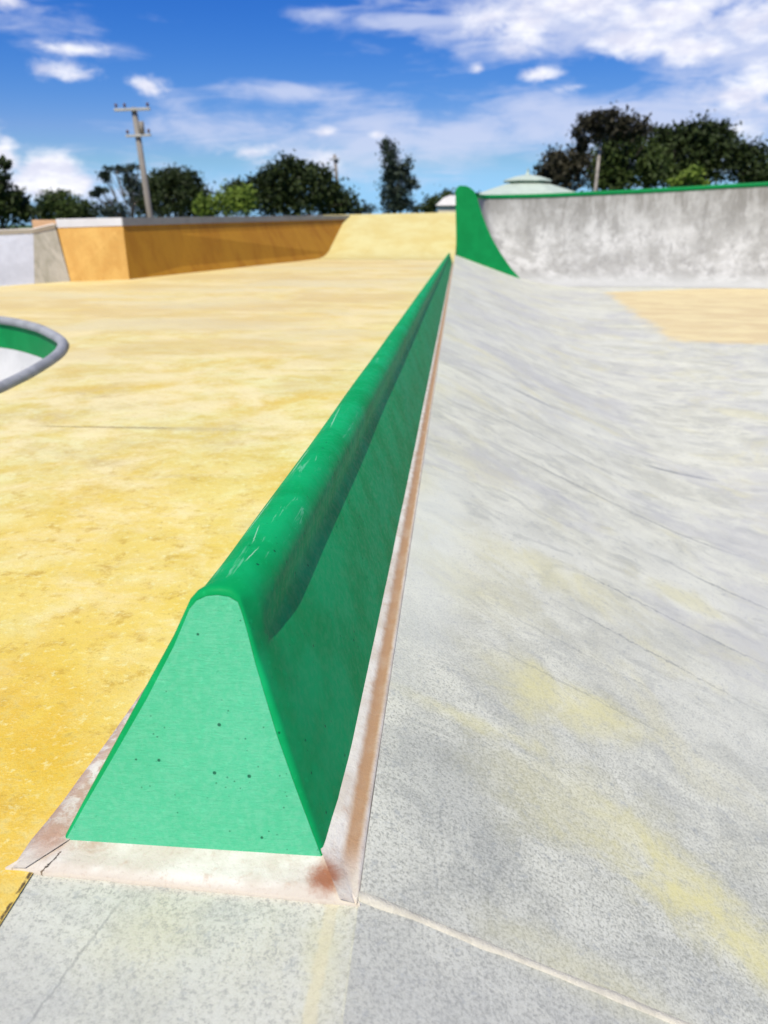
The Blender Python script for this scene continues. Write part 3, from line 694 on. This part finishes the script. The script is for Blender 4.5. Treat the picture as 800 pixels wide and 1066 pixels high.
tree('bush', 48, [(450, 212, 8, 10), (446, 217, 6, 6)], 'small round dark bush above the rear bank left of the cream hut', cat='bush', seed=9, group=G1, ls=.25)
tree('tree', 56, [(468, 204, 9, 8), (478, 208, 8, 8), (461, 212, 6, 6)], 'small tree peeking over the cream hut', seed=10, group=G1, ls=.28, leaf=LEAF_M)
tree('bush', 62, [(433, 218, 8, 4), (500, 206, 6, 5)], 'thin low shrubs right of the tall slim tree', cat='bush', seed=21, group=G1, ls=.25, leaf=LEAF_B)
tree('tree', 50, [(588, 178, 26, 22), (574, 182, 14, 16), (600, 168, 16, 12), (568, 190, 10, 12), (578, 162, 8, 5)], 'brownish dark tree right behind the gazebo roof', leaf=LEAF_R, seed=11, group=G1)
tree('gum_tree', 46, [(640, 126, 26, 10), (612, 127, 10, 8), (604, 140, 6, 10), (655, 135, 16, 11), (625, 122, 14, 6), (668, 133, 6, 9), (606, 150, 4, 7), (632, 138, 18, 8)], 'tallest tree with a pale bare trunk and flat topped crown', leaf=LEAF_R, bark=BARKP, trunk_px=616, tw=.55, seed=12, group=G1, ls=.3, fork=5.2)
tree('tree', 54, [(655, 168, 34, 26), (632, 172, 20, 22), (645, 150, 24, 14), (680, 178, 18, 18), (640, 185, 26, 14)], 'dark olive tree below the tallest tree', leaf=LEAF_M, seed=13, group=G1)
tree('tree', 58, [(715, 162, 42, 28), (728, 142, 26, 14), (695, 148, 24, 14), (752, 152, 18, 18), (712, 180, 44, 14), (745, 135, 10, 6), (690, 138, 12, 6)], 'widest dark tree at the right behind the quarter pipe', seed=14, group=G1, ls=.4)
tree('tree', 55, [(780, 172, 24, 20), (800, 180, 26, 18), (770, 160, 14, 10), (820, 178, 24, 20)], 'lower dark tree at the right edge of the view', seed=15, group=G1, leaf=LEAF_D)
tree('bush', 36, [(716, 186, 10, 7), (722, 181, 5, 6), (704, 190, 8, 4), (730, 190, 7, 4)], 'bright yellow green bush just above the green lip', cat='bush', leaf=LEAF_Y, seed=16, group=G1, ls=.2)

# ---------------------------------------------------------------- sky with clouds
EL, AZ = 58., 14.        # sun height; degrees to the left of straight behind the camera
w = bpy.data.worlds.new('World'); S.world = w; w.use_nodes = True; t = NT(w.node_tree)
bg = w.node_tree.nodes['Background']
sky = t.new('ShaderNodeTexSky', sky_type='NISHITA'); sky.sun_disc = False; sky.sun_elevation = R(EL); sky.sun_rotation = R(180+AZ)
sky.air_density = 1.0; sky.dust_density = .25; sky.ozone_density = 3.0
dirv = t.new('ShaderNodeTexCoord').outputs['Generated']
dn = t.vm('NORMALIZE', dirv); X, Y, Z = t.sep(dn)
el = t.m('ARCSINE', Z); az = t.m('ARCTAN2', X, Y)
def azel(x, y):
    d = ray(x, y).normalized(); return math.atan2(d.x, d.y), math.asin(d.z)
vec = t.comb(az, el, 0)
nz = t.noise(t.scale(vec, (1, 1.7, 1)), 14, 8, .6, .3); nf = t.noise(t.scale(vec, (1, 2.6, 1)), 30, 6, .62, .6); nw = t.noise(t.scale(vec, (1, 5, 1)), 9, 6, .6, .8)
def field(lst):
    acc = None
    for (x, y, rx, ry, k) in lst:
        a, e = azel(x, y)
        u = t.m('DIVIDE', t.m('SUBTRACT', az, a), rx/825.); v = t.m('DIVIDE', t.m('SUBTRACT', el, e), ry/883.*1.0)
        r = t.m('MULTIPLY', t.m('SUBTRACT', 1., t.m('SQRT', t.m('ADD', t.m('MULTIPLY', u, u), t.m('MULTIPLY', v, v)))), k)
        acc = r if acc is None else t.m('MAXIMUM', acc, r)
    return acc
cum = field([(55, 182, 34, 30, 1.7), (40, 192, 50, 20, 1.6), (5, 165, 20, 30, 1), (78, 192, 22, 16, 1.5), (-20, 150, 30, 40, 1), (765, 98, 45, 26, .9), (800, 88, 40, 30, .9), (660, 46, 60, 22, 1), (725, 48, 60, 20, .9), (545, 28, 60, 30, 1), (510, 16, 60, 18, .9),
             (560, 77, 34, 9, .9), (498, 71, 13, 8, .9), (340, 137, 20, 8, .95), (392, 140, 12, 6, .8), (68, 74, 40, 16, .9), (85, 52, 44, 8, .7), (152, 88, 24, 14, .85), (260, 158, 34, 14, .85), (600, 90, 24, 10, .7), (770, 135, 36, 14, .8), (5, 0, 22, 14, .8), (700, 10, 110, 30, .9), (800, 20, 90, 34, .9), (600, 5, 120, 22, .9), (345, 165, 24, 18, .7)])
wis = field([(620, 15, 260, 48, 1.), (440, 22, 90, 12, 1), (780, 40, 120, 60, 1), (640, 125, 230, 40, 1.0), (480, 145, 130, 34, .9), (720, 150, 160, 40, .9), (90, 52, 60, 10, .6), (305, 95, 80, 13, .9), (230, 135, 130, 30, .6), (390, 150, 160, 50, .8), (130, 200, 150, 45, .5), (340, 15, 50, 10, .5), (60, 20, 90, 14, .5)])
mc = t.rng(t.m('ADD', cum, t.m('MULTIPLY', t.m('SUBTRACT', t.m('ADD', t.m('MULTIPLY', nz, .6), t.m('MULTIPLY', nf, .4)), .5), 2.6)), .08, .95, 0, .95)
mw = t.rng(t.m('ADD', wis, t.m('MULTIPLY', t.m('SUBTRACT', t.m('ADD', t.m('MULTIPLY', nw, .6), t.m('MULTIPLY', nz, .4)), .5), 2.4)), -.05, .8, 0, .74)
gate = t.rng(el, -.01, .02)
mc = t.m('MULTIPLY', mc, gate)
# general far clouds all round the horizon, away from the mapped ones
gen = t.noise(t.scale(dn, (1, 1, 2.5)), 3.2, 7, .6, .4)
gm = t.m('MULTIPLY', t.rng(gen, .55, .72, 0, .8), t.rng(t.m('ABSOLUTE', az), .62, .9))
hs = t.new('ShaderNodeHueSaturation'); t.put(hs.inputs['Color'], sky.outputs[0]); hs.inputs['Saturation'].default_value = 1.22; hs.inputs['Value'].default_value = .92; hs.inputs['Hue'].default_value = .507
sr, sg, sb = t.sep(hs.outputs[0])
def chan(v, A, g_): return t.m('MULTIPLY', t.m('POWER', t.m('MULTIPLY', v, .115), g_), A/.115)
cg = chan(sg, .856, 1.3); cr = t.m('MINIMUM', chan(sr, 1.71, 2.0), t.m('MULTIPLY', cg, .52))
skyc = t.comb(cr, cg, t.m('MAXIMUM', chan(sb, .987, .8), t.m('MULTIPLY', cg, 1.5)))
hz = t.rng(el, 0, .30, 1, 0)
skyc = t.mix(t.m('MULTIPLY', hz, .0), skyc, (6, 8, 10))
SKYK = None
cl_sh = t.rng(t.noise(t.scale(vec, (1, 2, 1)), 22, 5, .6), .35, .65)
ccol = t.mix(cl_sh, (6.9, 7.0, 8.3), (9.4, 9.4, 9.8))
wcol = (5.9, 6.4, 8.2)
w.cycles.sampling_method = 'MANUAL'; w.cycles.sample_map_resolution = 256
c = t.mix(mw, skyc, wcol); c = t.mix(mc, c, ccol); c = t.mix(gm, c, ccol)
t.put(bg.inputs[0], c); bg.inputs[1].default_value = .10

# ---------------------------------------------------------------- sun
sd = Vector((-math.sin(R(AZ))*math.cos(R(EL)), -math.cos(R(AZ))*math.cos(R(EL)), math.sin(R(EL))))
L = bpy.data.lights.new('sun', 'SUN'); L.energy = 4.4; L.angle = R(.5); L.color = (1, .935, .80)
lo = bpy.data.objects.new('sun', L); COL.objects.link(lo); lo.location = sd*50; lo.rotation_euler = sd.to_track_quat('Z', 'Y').to_euler()

# ---------------------------------------------------------------- camera
cam = bpy.data.cameras.new('camera'); co = bpy.data.objects.new('camera', cam); COL.objects.link(co); S.camera = co
co.location = (0, 0, H); co.rotation_euler = (R(90)-PITCH, 0, YAW)
cam.sensor_fit = 'VERTICAL'; cam.sensor_height = 36; cam.sensor_width = 27; cam.lens = FPX/1066*36
cam.clip_start = .05; cam.clip_end = 3000
cam.dof.use_dof = True; cam.dof.focus_distance = 1.45; cam.dof.aperture_fstop = 3.6
v = S.view_settings; v.view_transform = 'Standard'; v.look = 'None'; v.exposure = .2; v.gamma = 1; v.use_curve_mapping = False
S.render.film_transparent = False
S.cycles.max_bounces = 4; S.cycles.diffuse_bounces = 3; S.cycles.glossy_bounces = 2; S.cycles.caustics_reflective = False
